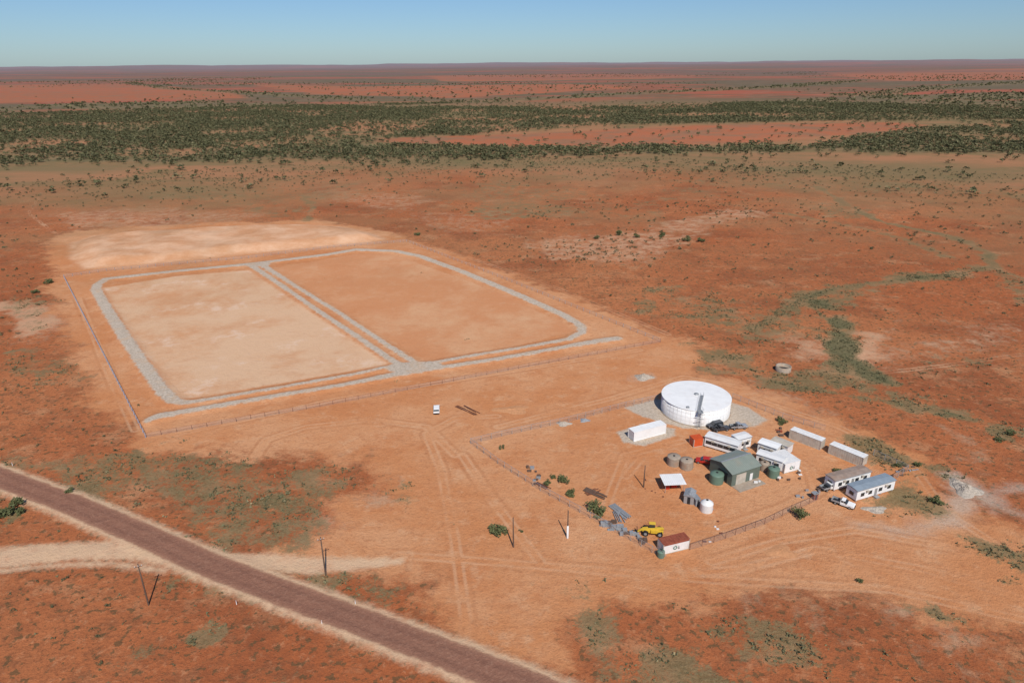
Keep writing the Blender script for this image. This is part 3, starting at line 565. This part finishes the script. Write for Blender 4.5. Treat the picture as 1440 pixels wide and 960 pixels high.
# ------------------------------------------------------------ poles
def pole(name,px,py,h,lean=0,arm=True,white=False):
    x,y=G(px,py); e=empty(name,x,y,0,math.radians(25))
    revolve("timber_pole",[(.17,-.3),(.15,h*.5),(.11,h)],WOOD,e,10)
    if white: revolve("white_sleeve",[(.24,0),(.225,h*.45),(.15,h*.45+.01)],WHITE,e,10)
    if arm:
        box("crossarm",-.7,.7,-.27,-.17,h-.5,h-.4,WOOD,e); boxes("insulators",[(a,a+.1,-.26,-.18,h-.395,h-.2) for a in (-.65,-.05,.55)],WHITE,e)
for a,b,h,w_ in ((209,850,10.2,False),(458,808,9.8,False),(722,769,8,False),(798,756,7.5,True),(905,685,6.5,False)): pole("timber_power_pole",a,b,h,0,h>9,w_)
def gpost(px,py):
    x,y=G(px,py); e=empty("roadside_guide_post",x,y); box("post",-.06,.06,-.03,.03,0,1.1,CLEANW,e); box("reflector",-.04,.04,-.035,-.031,.85,1.0,RED,e)
for q in ((453,878),(500,850),(18,655),(333,850)): gpost(*q)
# ------------------------------------------------------------ fences
def fence(name,pts,h=1.9,sp=3.0,rail=True,postm=GREY,pw=.05,netm=NET):
    P=GL(pts); e=empty(name,*P[0]); ox,oy=P[0]; V=[];Fs=[];NV=[];NF=[];RV=[];RF=[]
    for a,b in zip(P[:-1],P[1:]):
        L=math.hypot(b[0]-a[0],b[1]-a[1]); n=max(1,round(L/sp)); ux,uy=(b[0]-a[0])/L,(b[1]-a[1])/L
        for i in range(n):
            x=a[0]+ux*L*i/n-ox; y=a[1]+uy*L*i/n-oy; k=len(V); lean=random.uniform(-.04,.04)
            V+=[(vx+(lean if vz>0 else 0),vy,vz) for vx,vy,vz in bv(x-pw,x+pw,y-pw,y+pw,-.3,h)]; Fs+=[tuple(j+k for j in f) for f in BF]
        k=len(NV); NV+=[(a[0]-ox,a[1]-oy,.02),(b[0]-ox,b[1]-oy,.02),(b[0]-ox,b[1]-oy,h-.1),(a[0]-ox,a[1]-oy,h-.1)]; NF.append((k,k+1,k+2,k+3))
        wx,wy=-uy*.03,ux*.03
        for z in ([h-.1,h-.04] if rail else [h-.06,h-.04]):
            if z in (h-.1,h-.06): k=len(RV)
            RV+=[(a[0]-ox-wx,a[1]-oy-wy,z),(b[0]-ox-wx,b[1]-oy-wy,z),(b[0]-ox+wx,b[1]-oy+wy,z),(a[0]-ox+wx,a[1]-oy+wy,z)]
        RF+=[tuple(j+k for j in f) for f in BF]
    obj("posts",V,Fs,postm,e); obj("netting",NV,NF,netm,e); obj("top_rail",RV,RF,postm,e)
FBL=simple("blue_grey_post",(.30,.34,.42),.5,.1,1)
fence("pond_boundary_fence",[(205,615),(90,390)],1.5,3.5,True,FBL,.09)
fence("pond_boundary_fence",[(90,390),(150,381),(350,363),(470,348),(572,340),(720,397),(929,481)],1.5,4,True,GREY,.08)
fence("pond_boundary_fence",[(929,481),(700,524),(450,572),(205,615)],1.5,4,False,STEELR,.04)
fence("compound_fence",[(932,785),(845,737),(760,690),(700,652),(662,624),(720,610),(800,593),(880,572),(925,562)],1.9,3,True,GREY,.05)
fence("compound_fence",[(1030,560),(1100,588),(1160,606)],1.9,3,True,GREY,.05)
fence("compound_fence",[(1228,640),(1276,662),(1255,676)],1.9,3,True,GREY,.05)
fence("compound_fence",[(970,773),(1020,757),(1075,737),(1112,719),(1150,703)],1.9,3,True,STEELR,.04)
# ------------------------------------------------------------ piles and yard clutter
def pile(name,px,py,r_,h,mat,seed,el=1.0):
    x,y=G(px,py); q=np.random.default_rng(seed); n=26;m=9;V=[];Fs=[]
    for i in range(m):
        t=i/(m-1)
        for j in range(n):
            a=j*2*math.pi/n; rr3=r_*t*(1+.25*math.sin(a*3+seed)+q.uniform(-.08,.08)); V.append((rr3*math.cos(a)*el,rr3*math.sin(a),h*(1-t)**1.1*(1+q.uniform(-.15,.15))-.03))
    for i in range(m-1):
        for j in range(n): Fs.append((i*n+j,(i+1)*n+j,(i+1)*n+(j+1)%n,i*n+(j+1)%n))
    o=obj(name,V,Fs,mat,None); o.location=(x,y,0); return o
pile("gravel_stockpile",905,531,2.4,1.6,GRAVM,1,1.3); pile("gravel_stockpile",1358,689,3.4,1.6,GRAVM,2); pile("gravel_stockpile",1345,678,2,.8,GRAVM,3)
DIRT=simple("spoil_earth",(.55,.27,.13),.95,.2,1.5,.05); pile("spoil_heap",1098,775,2.4,.35,DIRT,4,1.5); pile("spoil_heap",720,576,3,.4,DIRT,5,2); pile("spoil_heap",1230,716,1.5,.6,GRAVM,6,2)
pile("rubble_pile",793,596,1.4,.9,GRAVM,7,1.6); pile("spoil_heap",822,591,1.2,.8,PLAST,8,1.3)
def clutter(name,pts,mats,n,smin,smax,hmax):
    for k,mat in enumerate(mats):
        L_=[];a0=G(*pts[0])
        for i in range(n):
            t=random.uniform(0,len(pts)-1.001); i0=int(t); a=pts[i0];b=pts[i0+1]; f=t-i0
            x,y=G(a[0]+(b[0]-a[0])*f+random.gauss(0,3),a[1]+(b[1]-a[1])*f+random.gauss(0,3)); x-=a0[0];y-=a0[1]
            w=random.uniform(smin,smax);d_=random.uniform(smin,smax)*.6; L_.append((x-w,x+w,y-d_,y+d_,0,random.uniform(.15,hmax)))
        e=empty(name,*a0); boxes("stacked_items",L_,mat,e)
clutter("stacked_pallets_and_materials",[(850,735),(880,748),(905,762)],[GREY,WOOD,PLAST],9,.3,.9,1.0)
clutter("yard_materials",[(735,655),(760,668),(752,680)],[WOOD,GREY],7,.2,.6,.7)
clutter("yard_materials",[(1095,600),(1102,612),(1088,598)],[RUST,WOOD],3,.3,.7,.9)
clutter("yard_materials",[(985,735),(1000,728),(1015,755),(990,762)],[WHITE,STEELR],3,.2,.4,.3)
clutter("yard_materials",[(1120,700),(1150,690),(1165,693)],[WOOD,GREY],4,.2,.6,.8)
clutter("yard_materials",[(1060,680),(1110,672),(1125,668)],[WHITE,WOOD],5,.2,.5,.7)
clutter("yard_materials",[(905,675),(915,690),(935,698)],[STEELR],6,.1,.3,.3)
clutter("yard_materials",[(1250,670),(1290,658)],[PLAST,WOOD],4,.2,.5,.5)
def pipes(name,A_,B_,n,r_,mat,sp=.35,fan=0):
    e,L=frame(name,A_,B_); V=[];Fs=[]
    for i in range(n):
        off=i*sp; fa=random.uniform(-fan,fan); k=len(V); l=L*random.uniform(.8,1.05)
        for xx,oo in ((0,off),(l,off+fa*l)):
            for j in range(8): V.append((xx,oo+r_*math.cos(j*math.pi/4),.12+r_+r_*math.sin(j*math.pi/4)))
        Fs+=[(k+j,k+(j+1)%8,k+8+(j+1)%8,k+8+j) for j in range(8)]+[tuple(range(k,k+8)),tuple(range(k+8,k+16))]
    obj("pipe_lengths",V,Fs,mat,e); box("timber_bearer",L*.3,L*.3+.15,-.2,n*sp,0,.12,WOOD,e)
pipes("steel_pipe_stack",(640,572),(668,585),3,.09,STEELR,.5,.08); pipes("steel_pipe_stack",(652,571),(672,582),2,.09,STEELR,.3,.15)
pipes("timber_beam_stack",(820,690),(850,702),6,.13,WOOD,.3,.06); pipes("steel_beam_stack",(856,712),(880,732),6,.14,GREY,.35,.05); pipes("steel_beam_stack",(862,720),(870,738),5,.12,PLAST,.35,.08)
pipes("timber_beam_stack",(826,697),(845,690),4,.1,STEELR,.4,.1); pipes("steel_pipe_stack",(752,680),(770,690),4,.08,STEELR,.3,.1)
# ------------------------------------------------------------ light
el=math.radians(48); sv=Vector((.24,-.97,0)).normalized()
to=Vector((sv.x*math.cos(el),sv.y*math.cos(el),math.sin(el)))
sd=bpy.data.lights.new("sun","SUN"); so=bpy.data.objects.new("sun",sd); sc.collection.objects.link(so)
sd.energy=4.5; sd.angle=math.radians(.5); sd.color=(1,.95,.88); so.rotation_euler=to.to_track_quat('Z','Y').to_euler(); so.location=(0,-100,300)
w=bpy.data.worlds.new("World"); sc.world=w; w.use_nodes=True; t=w.node_tree
sk=t.nodes.new("ShaderNodeTexSky"); sk.sky_type='NISHITA'; sk.sun_disc=False; sk.sun_elevation=el; sk.sun_rotation=math.atan2(to.x,to.y)
sk.altitude=100; sk.air_density=1.0; sk.dust_density=.3; sk.ozone_density=2.0
mm=t.nodes.new("ShaderNodeMix"); mm.data_type='RGBA'; mm.blend_type='MULTIPLY'; mm.inputs[0].default_value=1; mm.inputs[7].default_value=(.62,.83,1.14,1)
t.links.new(sk.outputs[0],mm.inputs[6]); t.links.new(mm.outputs[2],t.nodes["Background"].inputs[0]); t.nodes["Background"].inputs[1].default_value=.08
sc.view_settings.view_transform='Standard'; sc.view_settings.look='None'; sc.view_settings.exposure=0
